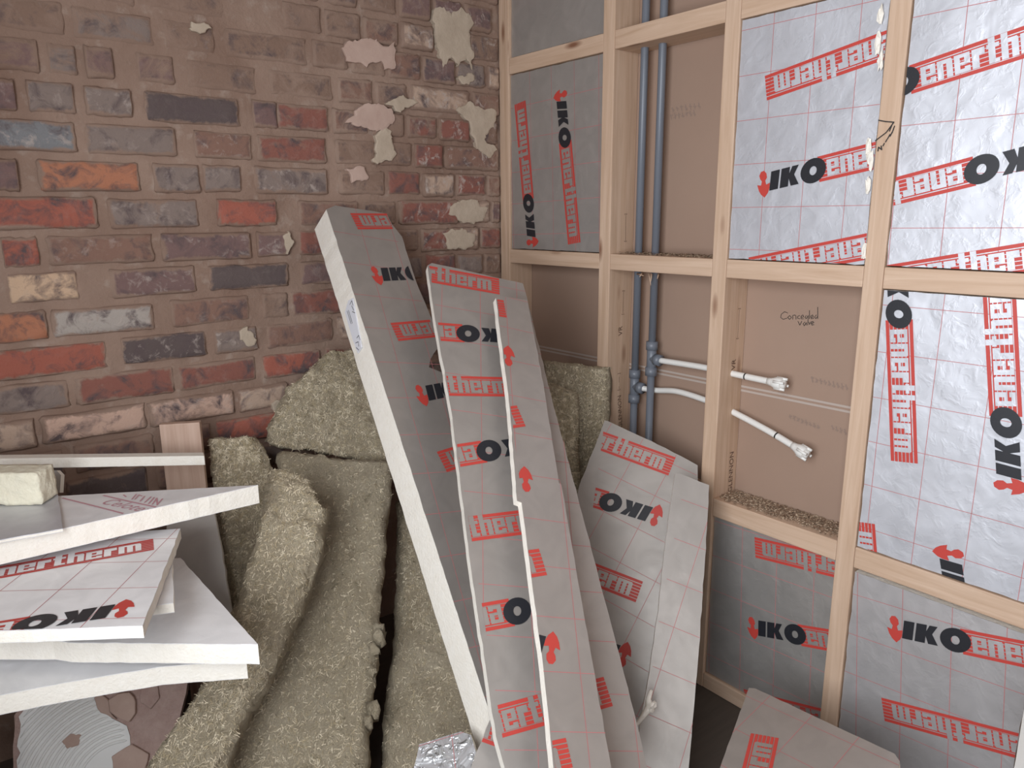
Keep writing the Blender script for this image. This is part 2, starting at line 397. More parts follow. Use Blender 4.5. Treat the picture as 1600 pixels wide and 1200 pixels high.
for a, b in STUDS: timber('stud', (DX - .001, b - a, HC - .002), (DX / 2, (a + b) / 2, HC / 2), (0, 0, 0), swall)
def noggin(i, zt, zb):
    ya, yb = STUDS[i + 1][1], STUDS[i][0]
    timber('noggin', (DX - .003, zt - zb, yb - ya - .001), (DX / 2, (ya + yb) / 2, (zt + zb) / 2), (math.pi / 2, 0, 0), swall)
for i in range(6):
    noggin(i, 1.800, 1.752); noggin(i, 1.201, 1.156); noggin(i, .570 if i != 0 else .57, .520); noggin(i, .045, .001)
# ------------------------------------------------------------------ printed lettering
LET = {
 'e': [(0,.36,0,1),(0,1,.8,1),(.64,1,.44,1),(0,1,.44,.56),(0,1,0,.2),(.64,1,0,.30)],
 'n': [(0,.40,0,1),(.60,1,0,.94),(0,.94,.78,1)],
 'r': [(0,.56,0,1),(.5,1,.66,1)],
 't': [(.14,.68,0,1.32),(0,1,.78,1),(.6,1,0,.2)],
 'h': [(0,.40,0,1.32),(.60,1,0,.94),(.3,.94,.78,1)],
 'm': [(0,.26,0,1),(.37,.63,0,.97),(.74,1,0,.94),(0,.95,.80,1)],
}
def logo_polys():
    """IKO lock-up in metres: u along reading direction, v up. returns {mat: [polys]}"""
    out = {'red': [], 'black': [], 'foil': []}
    sl = .22
    def sk(pts): return [(u + v * sl, v) for u, v in pts]
    b = -.021; t = .021
    out['black'].append(sk([(.034, b), (.056, b), (.056, t), (.034, t)]))
    out['black'].append(sk([(.0605, b), (.0815, b), (.0815, t), (.0605, t)]))
    out['black'].append(sk([(.0815, -.004), (.0885, b), (.1080, b), (.0935, .003), (.0815, .008)]))
    out['black'].append(sk([(.0815, -.004), (.0935, .001), (.1030, t), (.0870, t), (.0815, .006)]))
    N = 28; cu, cv, ru, rv, hu, hv = .1400, 0, .0300, .0265, .0085, .0095
    for k in range(N):
        a0, a1 = 2 * math.pi * k / N, 2 * math.pi * (k + 1) / N
        q = [(cu + hu * math.cos(a0), hv * math.sin(a0)), (cu + ru * math.cos(a0), rv * math.sin(a0)), (cu + ru * math.cos(a1), rv * math.sin(a1)), (cu + hu * math.cos(a1), hv * math.sin(a1))]
        out['black'].append([(u + v * .12, v) for u, v in q])
    # red shield with a small bust above
    out['red'].append([(-.001, -.002), (.002, -.016), (.007, -.026), (.0155, -.034), (.025, -.025), (.030, -.015), (.0325, -.003), (.022, -.0055), (.0165, .000), (.009, -.005)])
    out['red'].append([(.0085, -.006), (.0225, -.0065), (.021, .004), (.026, .010), (.0255, .020), (.020, .027), (.012, .026), (.0065, .018), (.008, .010), (.012, .004)])
    # striped band
    u0, u1 = .152, .455
    out['red'].append([(u0, .0205), (u1, .0205), (u1, .0275), (u0, .0275)])
    out['red'].append([(u0, -.0275), (u1, -.0275), (u1, -.0205), (u0, -.0205)])
    for k in range(5):
        v0 = -.0190 + k * .0078; out['red'].append([(u0, v0), (u1, v0), (u1, v0 + .0062), (u0, v0 + .0062)])
    u = .172; 
    for ch in 'enertherm':
        wd = {'e': .0270, 'n': .0270, 'r': .0215, 't': .0205, 'h': .0270, 'm': .0390}[ch]
        for (a, b2, c, d) in LET[ch]:
            out['foil'].append([(u + a * wd, -.0185 + c * .0345), (u + b2 * wd, -.0185 + c * .0345), (u + b2 * wd, -.0185 + d * .0345), (u + a * wd, -.0185 + d * .0345)])
        u += wd + .0030
    return out
LOGO = logo_polys()
def clip(poly, outline):
    n = len(outline); area = sum(outline[i][0] * outline[(i+1) % n][1] - outline[(i+1) % n][0] * outline[i][1] for i in range(n))
    sgn = 1 if area > 0 else -1
    for i in range(n):
        a = outline[i]; b = outline[(i + 1) % n]; res = []
        def side(p): return sgn * ((b[0]-a[0]) * (p[1]-a[1]) - (b[1]-a[1]) * (p[0]-a[0]))
        for k in range(len(poly)):
            p, q = poly[k], poly[(k + 1) % len(poly)]; sp, sq = side(p), side(q)
            if sp >= 0: res.append(p)
            if sp * sq < 0:
                t = sp / (sp - sq); res.append((p[0] + (q[0]-p[0]) * t, p[1] + (q[1]-p[1]) * t))
        poly = res
        if len(poly) < 3: return None
    return poly
class Plane:
    def __init__(s, p0, ux, vy):
        s.o = V(p0); s.u = V(ux).normalized(); vy = V(vy); s.v = (vy - s.u * vy.dot(s.u)).normalized(); s.n = s.u.cross(s.v)
        if s.n.dot(CAM - s.o) < 0: s.n = -s.n; s.flip = True
        else: s.flip = False
    def uv(s, px, py):
        d = on_plane(px, py, s.o, s.n) - s.o; return (d.dot(s.u), d.dot(s.v))
    def pt(s, uv, off=0): return s.o + s.u * uv[0] + s.v * uv[1] + s.n * off
def tri_plane(a, b, c):
    """plane through three (px,py,depth): a->b gives the u axis, c->a the v axis"""
    A, B, C = W(*a), W(*b), W(*c); return Plane(A, B - A, A - C)
def rough_outline(uv, step=.02, amp=.0012, seed=0):
    out = []
    for a, b in zip(uv, uv[1:] + uv[:1]):
        L = math.hypot(b[0]-a[0], b[1]-a[1]); n = max(1, int(L / step))
        for i in range(n):
            t = i / n; u, v = a[0] + (b[0]-a[0]) * t, a[1] + (b[1]-a[1]) * t
            k = 1 if i else .3
            out.append((u + noise.noise(V((u * 45, v * 45, seed))) * amp * 1.6 * k, v + noise.noise(V((u * 45, v * 45, seed + 9))) * amp * 1.6 * k))
    return out
def prism(name, pl, uv, front, back, mat, parent):
    n = len(uv); vs = [pl.pt(p, front) for p in uv] + [pl.pt(p, back) for p in uv]
    fs = [tuple(range(n)), tuple(range(2 * n - 1, n - 1, -1))] + [(i, n + i, n + (i + 1) % n, (i + 1) % n) for i in range(n)]
    o = mesh_obj(name, vs, fs, mat, parent); fix_normals(o); return o
def flat_mesh(name, pl, polys, off, mat, parent):
    if not polys: return
    vs = []; fs = []
    for p in polys:
        k = len(vs); vs += [pl.pt(q, off + (len(fs) % 7) * 3e-5) for q in p]; fs.append(tuple(range(k, k + len(p))))
    o = mesh_obj(name, vs, fs, mat, parent)
    bm = bmesh.new(); bm.from_mesh(o.data)
    for f in bm.faces:
        f.normal_update()
        if f.normal.dot(pl.n) < 0: f.normal_flip()
    bm.to_mesh(o.data); bm.free(); return o
bseed = [0]
def board(name, label, pl, outline, thick, prints=(), grid=None, foil=None, core=None, group=None, amp=.0012, clipo=None, uvs=None, cat='insulation board'):
    foil = foil or (FOIL if name.startswith('fitted') else FOILS); core = core or FOAM; bseed[0] += 1
    uv = uvs if uvs else [pl.uv(*p) for p in outline]
    pts = [pl.pt(p) for p in uv]; zmin = min(p.z for p in pts); base = [p for p in pts if p.z < zmin + .02]
    c = sum(base, V()) / len(base)
    root = empty(name, (c.x, c.y, c.z)); tag(root, label, cat, group)
    ro = rough_outline(uv, amp=amp, seed=bseed[0])
    prism('foam_core', pl, ro, -.0006, -thick + .0006, core, root)
    prism('foil_facing', pl, ro, .0004, -.0008, foil, root)
    prism('back_facing', pl, ro, -thick + .0008, -thick, foil, root)
    cl = [pl.uv(*p) for p in clipo] if clipo else uv
    gr = []
    for (s, p, q) in prints:
        a = pl.uv(*p); b = pl.uv(*q); d = V((b[0]-a[0], b[1]-a[1])); d.normalize(); sg = -1 if pl.flip else 1
        if s >= .4: d = -d          # anchored at the band's end: the second point lies upstream
        e = V((-d.y, d.x)) * sg
        first = None
        for key, nm, off, mt in (('red', 'printed_logo', .0010, RED), ('foil', 'knocked_out_letters', .0013, foil), ('black', 'black_letters', .0016, BLACK)):
            lst = []
            for poly in LOGO[key]:
                c2 = clip([(a[0] + d.x * (u - s) + e.x * v, a[1] + d.y * (u - s) + e.y * v) for u, v in poly], cl)
                if c2: lst.append(c2)
            if lst:
                ob = flat_mesh(nm, pl, lst, off, mt, root); ob['kind'] = 'stuff'
                if first is not None: ob.parent = first
                else: first = ob
    if grid:
        (p, q) = grid; a = pl.uv(*p); b = pl.uv(*q); d = V((b[0]-a[0], b[1]-a[1])).normalized(); e = V((-d.y, d.x))
        for dd, ee in ((d, e), (e, d)):
            for k in range(-16, 17):
                for L0, L1 in [(-1.6, 1.6)]:
                    c0 = V(a) + ee * (k * .1)
                    pa = c0 + dd * L0; pb = c0 + dd * L1; h = ee * .0006
                    c2 = clip([tuple(pa - h), tuple(pb - h), tuple(pb + h), tuple(pa + h)], cl)
                    if c2: gr.append(c2)
    g_ = flat_mesh('grid_lines', pl, gr, .0007, GRID, root)
    if g_: g_['kind'] = 'stuff'
    return root
def text_on(s, pl, p, q, size, mat, parent, name='lettering', off=.001, shear=0, xs=1, cl=None):
    cu = bpy.data.curves.new('t', 'FONT'); cu.body = s; cu.size = 1; cu.shear = shear; cu.resolution_u = 3
    o = bpy.data.objects.new('t', cu); COL.objects.link(o); dg = bpy.context.evaluated_depsgraph_get(); dg.update()
    me = bpy.data.meshes.new_from_object(o.evaluated_get(dg)); bpy.data.objects.remove(o)
    a = pl.uv(*p); b = pl.uv(*q); d = V((b[0]-a[0], b[1]-a[1])).normalized(); sg = -1 if pl.flip else 1; e = V((-d.y, d.x)) * sg
    if cl:
        P2 = [(a[0] + d.x * v.co.x * size * xs + e.x * v.co.y * size, a[1] + d.y * v.co.x * size * xs + e.y * v.co.y * size) for v in me.vertices]
        polys = [c for c in (clip([P2[i] for i in f.vertices], [pl.uv(*q_) for q_ in cl]) for f in me.polygons) if c]
        bpy.data.meshes.remove(me); ob = flat_mesh(name, pl, polys, off, mat, parent); ob['kind'] = 'stuff'; return ob
    vs = [pl.pt((a[0] + d.x * v.co.x * size * xs + e.x * v.co.y * size, a[1] + d.y * v.co.x * size * xs + e.y * v.co.y * size), off) for v in me.vertices]
    ob = mesh_obj(name, vs, [tuple(f.vertices) for f in me.polygons], mat, parent); bpy.data.meshes.remove(me); return ob
def strokes(name, pl, lines, width, mat, parent, off=.001):
    """hand-drawn pen strokes; lines in photo pixels on the plane"""
    polys = []
    for ln in lines:
        P = [V(pl.uv(*p)) for p in ln]
        for a, b in zip(P, P[1:]):
            d = (b - a)
            if d.length < 1e-6: continue
            d.normalize(); h = V((-d.y, d.x)) * width / 2; a2 = a - d * width * .3; b2 = b + d * width * .3
            polys.append([tuple(a2 - h), tuple(b2 - h), tuple(b2 + h), tuple(a2 + h)])
    return flat_mesh(name, pl, polys, off, mat, parent)

# ------------------------------------------------------------------ boards fitted between the studs
def bay_plane(x): return Plane((x, 0, 1.2), (0, -1, 0), (0, 0, 1))
def bay(name, label, i, zt, zb, x, prints, grid, foil=None, inset=.003):
    ya, yb = STUDS[i][0] - inset, STUDS[i + 1][1] + inset
    pl = bay_plane(x); uvs = [(-ya, zt - 1.2 - inset), (-yb, zt - 1.2 - inset), (-yb, zb - 1.2 + inset), (-ya, zb - 1.2 + inset)]
    return board('fitted_insulation_board', label, pl, None, DX - x - .004, prints, grid, foil, group='foil boards fitted between studs', amp=.0016, uvs=uvs)
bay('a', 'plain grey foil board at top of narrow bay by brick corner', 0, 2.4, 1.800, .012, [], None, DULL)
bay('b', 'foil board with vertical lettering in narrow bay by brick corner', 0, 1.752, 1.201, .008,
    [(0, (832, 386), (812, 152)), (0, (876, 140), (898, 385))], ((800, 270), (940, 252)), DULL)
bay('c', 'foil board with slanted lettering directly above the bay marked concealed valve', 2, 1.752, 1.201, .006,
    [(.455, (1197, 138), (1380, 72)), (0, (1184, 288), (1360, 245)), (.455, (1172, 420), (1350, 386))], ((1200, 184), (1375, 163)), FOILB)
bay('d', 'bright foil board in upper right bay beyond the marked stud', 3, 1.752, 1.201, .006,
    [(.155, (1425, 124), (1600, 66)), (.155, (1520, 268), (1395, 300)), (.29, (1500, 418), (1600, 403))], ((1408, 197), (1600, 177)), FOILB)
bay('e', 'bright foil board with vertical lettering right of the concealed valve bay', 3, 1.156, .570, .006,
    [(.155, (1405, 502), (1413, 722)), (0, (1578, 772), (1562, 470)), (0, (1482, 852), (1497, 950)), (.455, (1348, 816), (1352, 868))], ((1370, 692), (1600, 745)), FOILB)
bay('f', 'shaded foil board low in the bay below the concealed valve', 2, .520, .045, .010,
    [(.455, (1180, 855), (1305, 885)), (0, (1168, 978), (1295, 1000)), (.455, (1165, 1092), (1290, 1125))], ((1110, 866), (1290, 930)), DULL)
bay('g', 'foil board with upright logo in the lower right bay', 3, .511, .045, .008,
    [(0, (1387, 978), (1600, 1022)), (.455, (1380, 1108), (1590, 1165))], ((1340, 930), (1600, 1010)))

# torn foam and foil bits squeezed out beside the marked stud
spray = empty('torn_foam_scraps', (0, -1.25, 1.3)); 
def crumb_blob(center, r, seed, sc=(1, 1, 1)):
    rnd = random.Random(seed); vs = []; fs = []
    bm = bmesh.new(); bmesh.ops.create_icosphere(bm, subdivisions=2, radius=1)
    for v in bm.verts:
        q = v.co * 2.6 + V((seed, 0, 0)); v.co *= r * (1 + 1.1 * noise.noise(q)); v.co = V((v.co.x * sc[0], v.co.y * sc[1], v.co.z * sc[2])) + center
    bm.verts.ensure_lookup_table(); vs = [v.co.copy() for v in bm.verts]; fs = [tuple(v.index for v in f.verts) for f in bm.faces]; bm.free(); return vs, fs
bpy.data.objects.remove(spray)
scr = [(1376, 22), (1372, 70), (1376, 95), (1357, 232), (1360, 250), (1356, 290), (1350, 395)]
root = empty('torn_foam_edge', on_x(1376, 22, 0)); tag(root, 'ragged torn foam bits along the left edge of the marked stud', 'foam scraps')
for i, p in enumerate(scr):
    c = on_x(p[0], p[1], .0); v, f = crumb_blob(c, .009, i * 3.1, (.4, .6, 2.0)); mesh_obj('foam_bit', v, f, FOAM, root)

# ------------------------------------------------------------------ marks on timber and plasterboard
plb = Plane((DX - .0005, 0, 1), (0, -1, 0), (0, 0, 1))
strokes('handwriting', plb, [
 [(1231,489),(1226,487),(1221,491),(1220,496),(1224,499),(1230,497)], [(1234,493),(1231,496),(1234,499),(1237,496),(1234,493)], [(1239,499),(1239,493),(1242,492),(1244,494),(1244,499)],
 [(1250,493),(1247,494),(1246,497),(1250,498)], [(1252,496),(1256,495),(1255,492),(1252,494),(1252,498),(1256,498)], [(1260,493),(1258,496),(1260,498),(1263,493),(1263,498)], [(1265,485),(1265,498)],
 [(1267,496),(1271,495),(1270,492),(1267,494),(1268,498),(1272,497)], [(1276,492),(1273,495),(1275,498),(1278,494),(1264+14,480),(1278,498)],
 [(1247,502),(1250,508),(1253,502)], [(1258,503),(1255,506),(1257,509),(1260,504),(1260,508)], [(1263,498),(1262,508)], [(1264,503),(1265,507),(1268,502)], [(1268,506),(1272,504),(1270,502),(1268,505),(1269,508),(1272,507)]],
 .0013, INK, swall)
def side_text(i, rows):
    pl = Plane((0, STUDS[i][0] - .0006, 1), (1, 0, 0), (0, 0, 1))      # stud face turned to the camera
    for (s, p, q, size) in rows: text_on(s, pl, p, q, size, STAMP, swall, 'timber_stamp', .0006)
side_text(1, [('[-------------------]', (978, 378), (979, 305), .012), ('VR', (972, 524), (972, 505), .024), ('[-----------------]', (974, 492), (976, 426), .012), ('GLENNON', (972, 668), (970, 618), .022), ('[--   ----  ]', (968, 610), (969, 540), .014)])
side_text(2, [('[-------------------]', (1153, 530), (1158, 455), .012), ('VR', (1148, 578), (1150, 556), .024), ('GLENNON', (1143, 768), (1147, 690), .024)])
fp = Plane((-.0004, 0, 1), (0, -1, 0), (0, 0, 1))
strokes('marker_arrow', fp, [[(1373,188),(1384,190),(1397,191),(1385,207),(1368,220)], [(1395,193),(1390,205)], [(1372,236),(1373,230),(1378,234),(1377,228)], [(1380,228),(1382,224)], [(1384,222),(1386,218)], [(1387,217),(1391,210)], [(1391,213),(1396,203)], [(1394,208),(1398,197)]], .0022, INK, swall)
rf = random.Random(3)                       # illegible faint print: short blurred bars
for (x0_, y0_), (x1_, y1_), n_ in [((1232, 650), (1282, 668), 8), ((1298, 667), (1324, 676), 4), ((1266, 592), (1326, 606), 9), ((1046, 183), (1088, 176), 7), ((1048, 172), (1096, 164), 7)]:
    L_ = []
    for k_ in range(n_):
        t_ = (k_ + .5) / n_; cx_, cy_ = x0_ + (x1_ - x0_) * t_, y0_ + (y1_ - y0_) * t_; h_ = rf.uniform(2.5, 4.5)
        L_ += [[(cx_ - 1, cy_ - h_), (cx_ + .5, cy_ + h_)], [(cx_ - 2, cy_ + rf.uniform(-3, 3)), (cx_ + 2, cy_ + rf.uniform(-3, 3))]]
    strokes('faint_print', plb, L_, .003, FAINT, swall, .0004)['kind'] = 'stuff'

# ------------------------------------------------------------------ pipes
PX = .055
def pv(px, py, x=PX): return on_x(px, py, x)
def grey_pipe(label, y, ztop_, zbot, tee):
    r = empty('grey_water_pipe', (PX, y, zbot)); tag(r, label, 'pipe', 'grey plastic pipes in the open bay')
    tube('pipe_run', [(PX, y, zbot), (PX, y, tee - .04)], .0108, GREYP, r, 18)
    tube('pipe_run', [(PX, y, tee + .04), (PX, y, ztop_)], .0108, GREYP, r, 18)
    t = tube('tee_fitting', [(PX, y, tee - .046), (PX, y, tee + .046)], .0140, GREYP, r, 18)
    def sub(pts, rad):
        o = tube('collar', pts, rad, GREYP, None, 18); o.data.transform(Matrix.Translation(-r.location)); o.parent = t
    sub([(PX, y, tee + .026), (PX, y, tee + .050)], .0172); sub([(PX, y, tee - .050), (PX, y, tee - .026)], .0172)
    sub([(PX, y, tee), (PX, y - .028, tee)], [.0135, .0135]); sub([(PX, y - .014, tee), (PX, y - .034, tee - .002)], .0165)
yA = pv(996, 450).y; yB = pv(1022, 450).y; tA = pv(994, 604).z; tB = pv(1017, 560).z
grey_pipe('grey plastic pipe nearest the corner, with lower tee fitting', yA, 2.55, .05, tA)
grey_pipe('grey plastic pipe on the right, with higher tee fitting', yB, 2.55, .05, tB)
def white_pipe(label, pts, cap_dir):
    P = [V(p) for p in pts]; Q = []
    for i in range(len(P) - 1):                      # Catmull-Rom
        p0, p1, p2, p3 = P[max(i-1, 0)], P[i], P[i+1], P[min(i+2, len(P)-1)]
        for k in range(8):
            t = k / 8; Q.append(.5 * ((2*p1) + (p2-p0)*t + (2*p0-5*p1+4*p2-p3)*t*t + (3*p1-p0-3*p2+p3)*t**3))
    Q.append(P[-1])
    r = empty('white_supply_pipe', P[0]); tag(r, label, 'pipe', 'white plastic supply pipes')
    tube('pipe_run', Q, .0083, WHITE, r, 16)
    d = (Q[-1] - Q[-4]).normalized(); e = Q[-1]
    c = tube('end_connector', [e - d * .004, e + d * .006, e + d * .012, e + d * .020, e + d * .034, e + d * .036], [.0095, .0105, .0125, .0155, .0155, .013], WHITE, r, 12)
    a = d.orthogonal().normalized(); b = d.cross(a)
    for k in range(4):
        th = k * math.pi / 2 + .4; q = e + (a * math.cos(th) + b * math.sin(th)) * .0135
        o = tube('grip_rib', [q + d * .018, q + d * .046], [.0042, .0036], WHITE, None, 6); o.data.transform(Matrix.Translation(-r.location)); o.parent = c
    o = tube('push_ring', [e + d * .034, e + d * .044], [.0105, .0098], WHITE, None, 12); o.data.transform(Matrix.Translation(-r.location)); o.parent = c
    bm_ = tube('ink_mark', [Q[-7] , Q[-7] + d * .004], .0086, INK, r, 12)
white_pipe('straight white pipe from the higher tee through the stud', [V((PX, yB - .03, tB - .001)), pv(1100, 574), pv(1150, 585), pv(1202, 596)], None)
white_pipe('drooping white pipe from the lower tee through the stud', [V((PX, yA - .03, tA - .001)), V((PX + .022, yB - .005, tA - .004)), pv(1060, 612, .075), pv(1110, 628, .073), pv(1140, 641, .07), pv(1200, 673, .062), pv(1240, 697, PX)], None)

# ------------------------------------------------------------------ sawdust on the noggins
DUST = NT('sawdust'); DUST.base(DUST.mix(DUST.ramp(DUST.noise(DUST.world(), 160, 2), [(.45, (0, 0, 0)), (.6, (1, 1, 1))]), (.22, .14, .09), (.55, .42, .30))); DUST.set(Roughness=.9); DUST = DUST.m
def dust(label, y0, y1, z, n, seed):
    rnd = random.Random(seed); vs = []; fs = []
    for i in range(n):
        c = V((rnd.betavariate(1.8, 1.2) * .09 + .006, rnd.uniform(y0, y1), z + .0005 + rnd.random() * .004)); L = rnd.uniform(.0012, .0055); th = rnd.uniform(0, 6.28)
        d = V((math.cos(th), math.sin(th), rnd.uniform(-.2, .5))) * L; e = V((-math.sin(th), math.cos(th), rnd.uniform(-.4, .4))) * L * .5
        k = len(vs); vs += [c - d - e, c + d - e, c + d + e, c - d + e, c + V((0, 0, .0012))]; fs += [(k, k+1, k+4), (k+1, k+2, k+4), (k+2, k+3, k+4), (k+3, k, k+4)]
    o = mesh_obj('wood_shavings', vs, fs, DUST, None, False, (.05, (y0 + y1) / 2, z)); tag(o, label, 'shavings', None, 'stuff')
dust('pale wood shavings and sawdust on the ledge of the valve bay', -1.25, -.915, .570, 1500, 1)
dust('wood shavings on the ledge behind the grey pipes', -.865, -.517, 1.201, 600, 2)
# splinters hanging where the pipes pass the middle noggin
rs = empty('drill_splinters', V((.0, -.6, 1.155))); tag(rs, 'pale wood splinters hanging under the noggin at the grey pipes', 'splinters')
for (a, b) in [((996, 428), (1006, 431)), ((1003, 427), (999, 433)), ((1014, 428), (1017, 446)), ((1018, 428), (1017, 440)), ((1029, 428), (1027, 436))]:
    tube('splinter', [on_x(*a, .03), on_x(*b, .02)], [.003, .0006], WOOD, rs, 5)

# ------------------------------------------------------------------ mineral wool batts
def batt(label, rows, thick, seed, rnd_edge=.02, amp=.007, nu=46, sub=20):
    R = [(W(r[0], r[1], r[2]), W(r[3], r[4], r[5])) for r in rows]
    L = []
    for i in range(len(R) - 1):
        for k in range(sub): t = k / sub; L.append((R[i][0].lerp(R[i+1][0], t), R[i][1].lerp(R[i+1][1], t)))
    L.append(R[-1]); m_ = len(L)
    for _ in range(2):
        L = [L[0]] + [((L[i-1][0] + L[i][0]*2 + L[i+1][0]) / 4, (L[i-1][1] + L[i][1]*2 + L[i+1][1]) / 4) for i in range(1, m_ - 1)] + [L[-1]]
    vs = []; fs = []; ring = 2 * (nu + 1)
    for i, (a, b) in enumerate(L):
        t = (L[min(i+1, m_-1)][0] + L[min(i+1, m_-1)][1] - L[max(i-1, 0)][0] - L[max(i-1, 0)][1]); n = (b - a).cross(t).normalized()
        if n.dot(a - CAM) < 0: n = -n                    # n points away from the camera
        endf = min(i, m_ - 1 - i); ein = .012 if endf == 0 else 0
        row = []
        for k in range(nu + 1):
            s = k / nu; p = a.lerp(b, s); e = min(s, 1 - s) * (b - a).length
            dp = rnd_edge * max(0, 1 - e / rnd_edge) ** 2 + ein; row.append((p + n * dp, n, p))
        fr = [q for q, _, _ in row]; bk = [p + n * (thick - (q - p).length * .6) for q, n, p in reversed(row)]
        for q in fr + bk:
            d = V((noise.fractal(q * 22 + V((seed, 0, 0)), 1, 2, 5), noise.fractal(q * 22 + V((seed, 7, 0)), 1, 2, 5), noise.fractal(q * 22 + V((seed, 0, 7)), 1, 2, 5))) * amp
            d += V((noise.noise(q * 6 + V((seed, 3, 1))), noise.noise(q * 6 + V((seed, 1, 5))), 0)) * amp * 1.1
            d += V((noise.noise(q * 110 + V((seed, 2, 1))), noise.noise(q * 110 + V((seed, 1, 4))), noise.noise(q * 110))) * .0022
            vs.append(q + d)
    for i in range(m_ - 1):
        for k in range(ring):
            k2 = (k + 1) % ring; fs.append((i*ring + k, i*ring + k2, (i+1)*ring + k2, (i+1)*ring + k))
    for i in (0, m_ - 1):
        for k in range(nu):
            fs.append((i*ring + k, i*ring + k + 1, i*ring + ring - 2 - k, i*ring + ring - 1 - k))
    zb = min(vs, key=lambda v: v.z)
    o = mesh_obj('mineral_wool_batt', vs, fs, WOOL, None, True, zb); fix_normals(o); tag(o, label, 'insulation batt', 'mineral wool batts')
    rd = random.Random(seed); fv = []; ff = []; nr = nu + 1
    for _ in range(5200):
        i = rd.randrange(m_ - 2); k = rd.randrange(nr - 1); b0 = i * ring + k
        A, B, C = vs[b0], vs[b0 + 1], vs[b0 + ring]; n = (B - A).cross(C - A)
        if n.length < 1e-9: continue
        n.normalize(); n = n if n.dot(CAM - A) > 0 else -n
        t = (C - A).normalized(); q = A.lerp(B, rd.random()).lerp(C, rd.random() * .5)
        th = rd.gauss(0, .9); dd = (t * math.cos(th) + t.cross(n) * math.sin(th)); L = rd.uniform(.003, .012); wd = rd.uniform(.0003, .0008)
        sd = dd.cross(n) * wd; bend = dd.cross(n) * rd.uniform(-.4, .4) * L; lift = n * rd.uniform(.0002, .0028); kk = len(fv)
        for s_, hh in ((0, .0), (.5, 1), (1, rd.uniform(0, 1.2))):
            c = q + dd * (L * s_) + bend * s_ * s_ + lift * hh; fv += [c - sd, c + sd]
        ff += [(kk, kk + 1, kk + 3, kk + 2), (kk + 2, kk + 3, kk + 5, kk + 4)]
    fo = mesh_obj('wool_fibres', fv, ff, FIBRE, None); fo.data.transform(Matrix.Translation(-zb)); fo.parent = o; fo['kind'] = 'stuff'
    return o
w1 = batt('wide flat mineral wool batt standing in the middle of the pile', [(428,700,1.985,613,720,2.005),(455,850,1.86,604,850,1.88),(415,1000,1.74,590,1000,1.77),(350,1120,1.66,578,1110,1.69),(330,1200,1.62,573,1200,1.63),(316,1275,1.58,566,1275,1.59)], .07, 1)
for i_, (tx, ty, td, tr_) in enumerate(((590, 984, 1.755, .016), (594, 1000, 1.745, .017), (586, 1018, 1.74, .015), (582, 1050, 1.72, .012), (583, 1112, 1.69, .017), (576, 1128, 1.68, .013))):
    tv, tf = crumb_blob(W(tx, ty, td), tr_, i_ * 2.3 + 1, (.8, .8, 1.2)); t_ = mesh_obj('loose_tuft', tv, tf, WOOL, None, True); t_.data.transform(Matrix.Translation(-w1.location)); t_.parent = w1
batt('narrow mineral wool batt slanting forward, rough cut edge lit', [(424,728,1.74,474,742,1.76),(412,752,1.71,516,788,1.71),(396,830,1.67,503,850,1.67),(370,930,1.62,474,948,1.62),(332,1030,1.57,428,1035,1.57),(272,1125,1.51,380,1110,1.51),(222,1205,1.47,340,1210,1.47),(180,1280,1.43,305,1285,1.43)], .075, 2, .025, .009)
batt('shadowed mineral wool batt behind the longest thick board', [(622,775,2.12,700,785,2.12),(619,900,1.98,730,900,1.98),(604,1050,1.84,790,1050,1.84),(592,1200,1.72,830,1200,1.72),(586,1262,1.68,850,1262,1.68)], .08, 3, .03)
batt('dark topped mineral wool batt lying against the bricks', [(500,556,2.10,560,540,2.15),(446,604,2.035,592,600,2.12),(424,650,2.02,620,668,2.095),(412,692,2.02,640,738,2.085)], .045, 4, .03, .010)
batt('mineral wool batt at far left, behind the slanting one', [(328,686,1.91,402,682,1.94),(331,730,1.90,420,716,1.94),(338,820,1.88,430,800,1.94),(356,950,1.85,410,950,1.87),(350,1100,1.82,385,1100,1.83)], .045, 5)
batt('dark mineral wool batt in the corner, partly behind another batt', [(846,563,2.26,951,574,2.19),(858,660,2.25,950,655,2.185),(876,780,2.24,940,770,2.18),(885,900,2.22,930,900,2.18)], .05, 6, .016, .005)
batt('small front mineral wool batt in the corner beside printed boards', [(850,596,2.18,902,613,2.155),(858,680,2.165,905,700,2.15),(868,800,2.15,906,800,2.14),(880,950,2.10,900,950,2.10)], .03, 7, .012, .005, 12)

# ------------------------------------------------------------------ boards leaning in the corner
plA = tri_plane((510, 327, 1.97), (608, 337, 2.10), (767, 1117, 1.50))
bA = board('leaning_insulation_board', 'thick leaning board with broad white edge and paper sticker', plA,
  [(510,327),(524,321),(604,334),(612,350),(628,370),(650,440),(676,502),(683,545),(672,562),(670,574),(690,582),(720,660),(760,800),(830,1060),(868,1260),(812,1258)], .085,
  [(.455, (553, 346), (614, 346)), (0, (580, 430), (650, 427)), (.455, (616, 519), (680, 513)), (0, (650, 618), (692, 610)), (.455, (690, 722), (752, 702))],
  ((525, 408), (636, 423)), group='boards leaning in the corner', clipo=[(510,327),(524,321),(604,334),(760,720),(868,1260),(812,1258)])
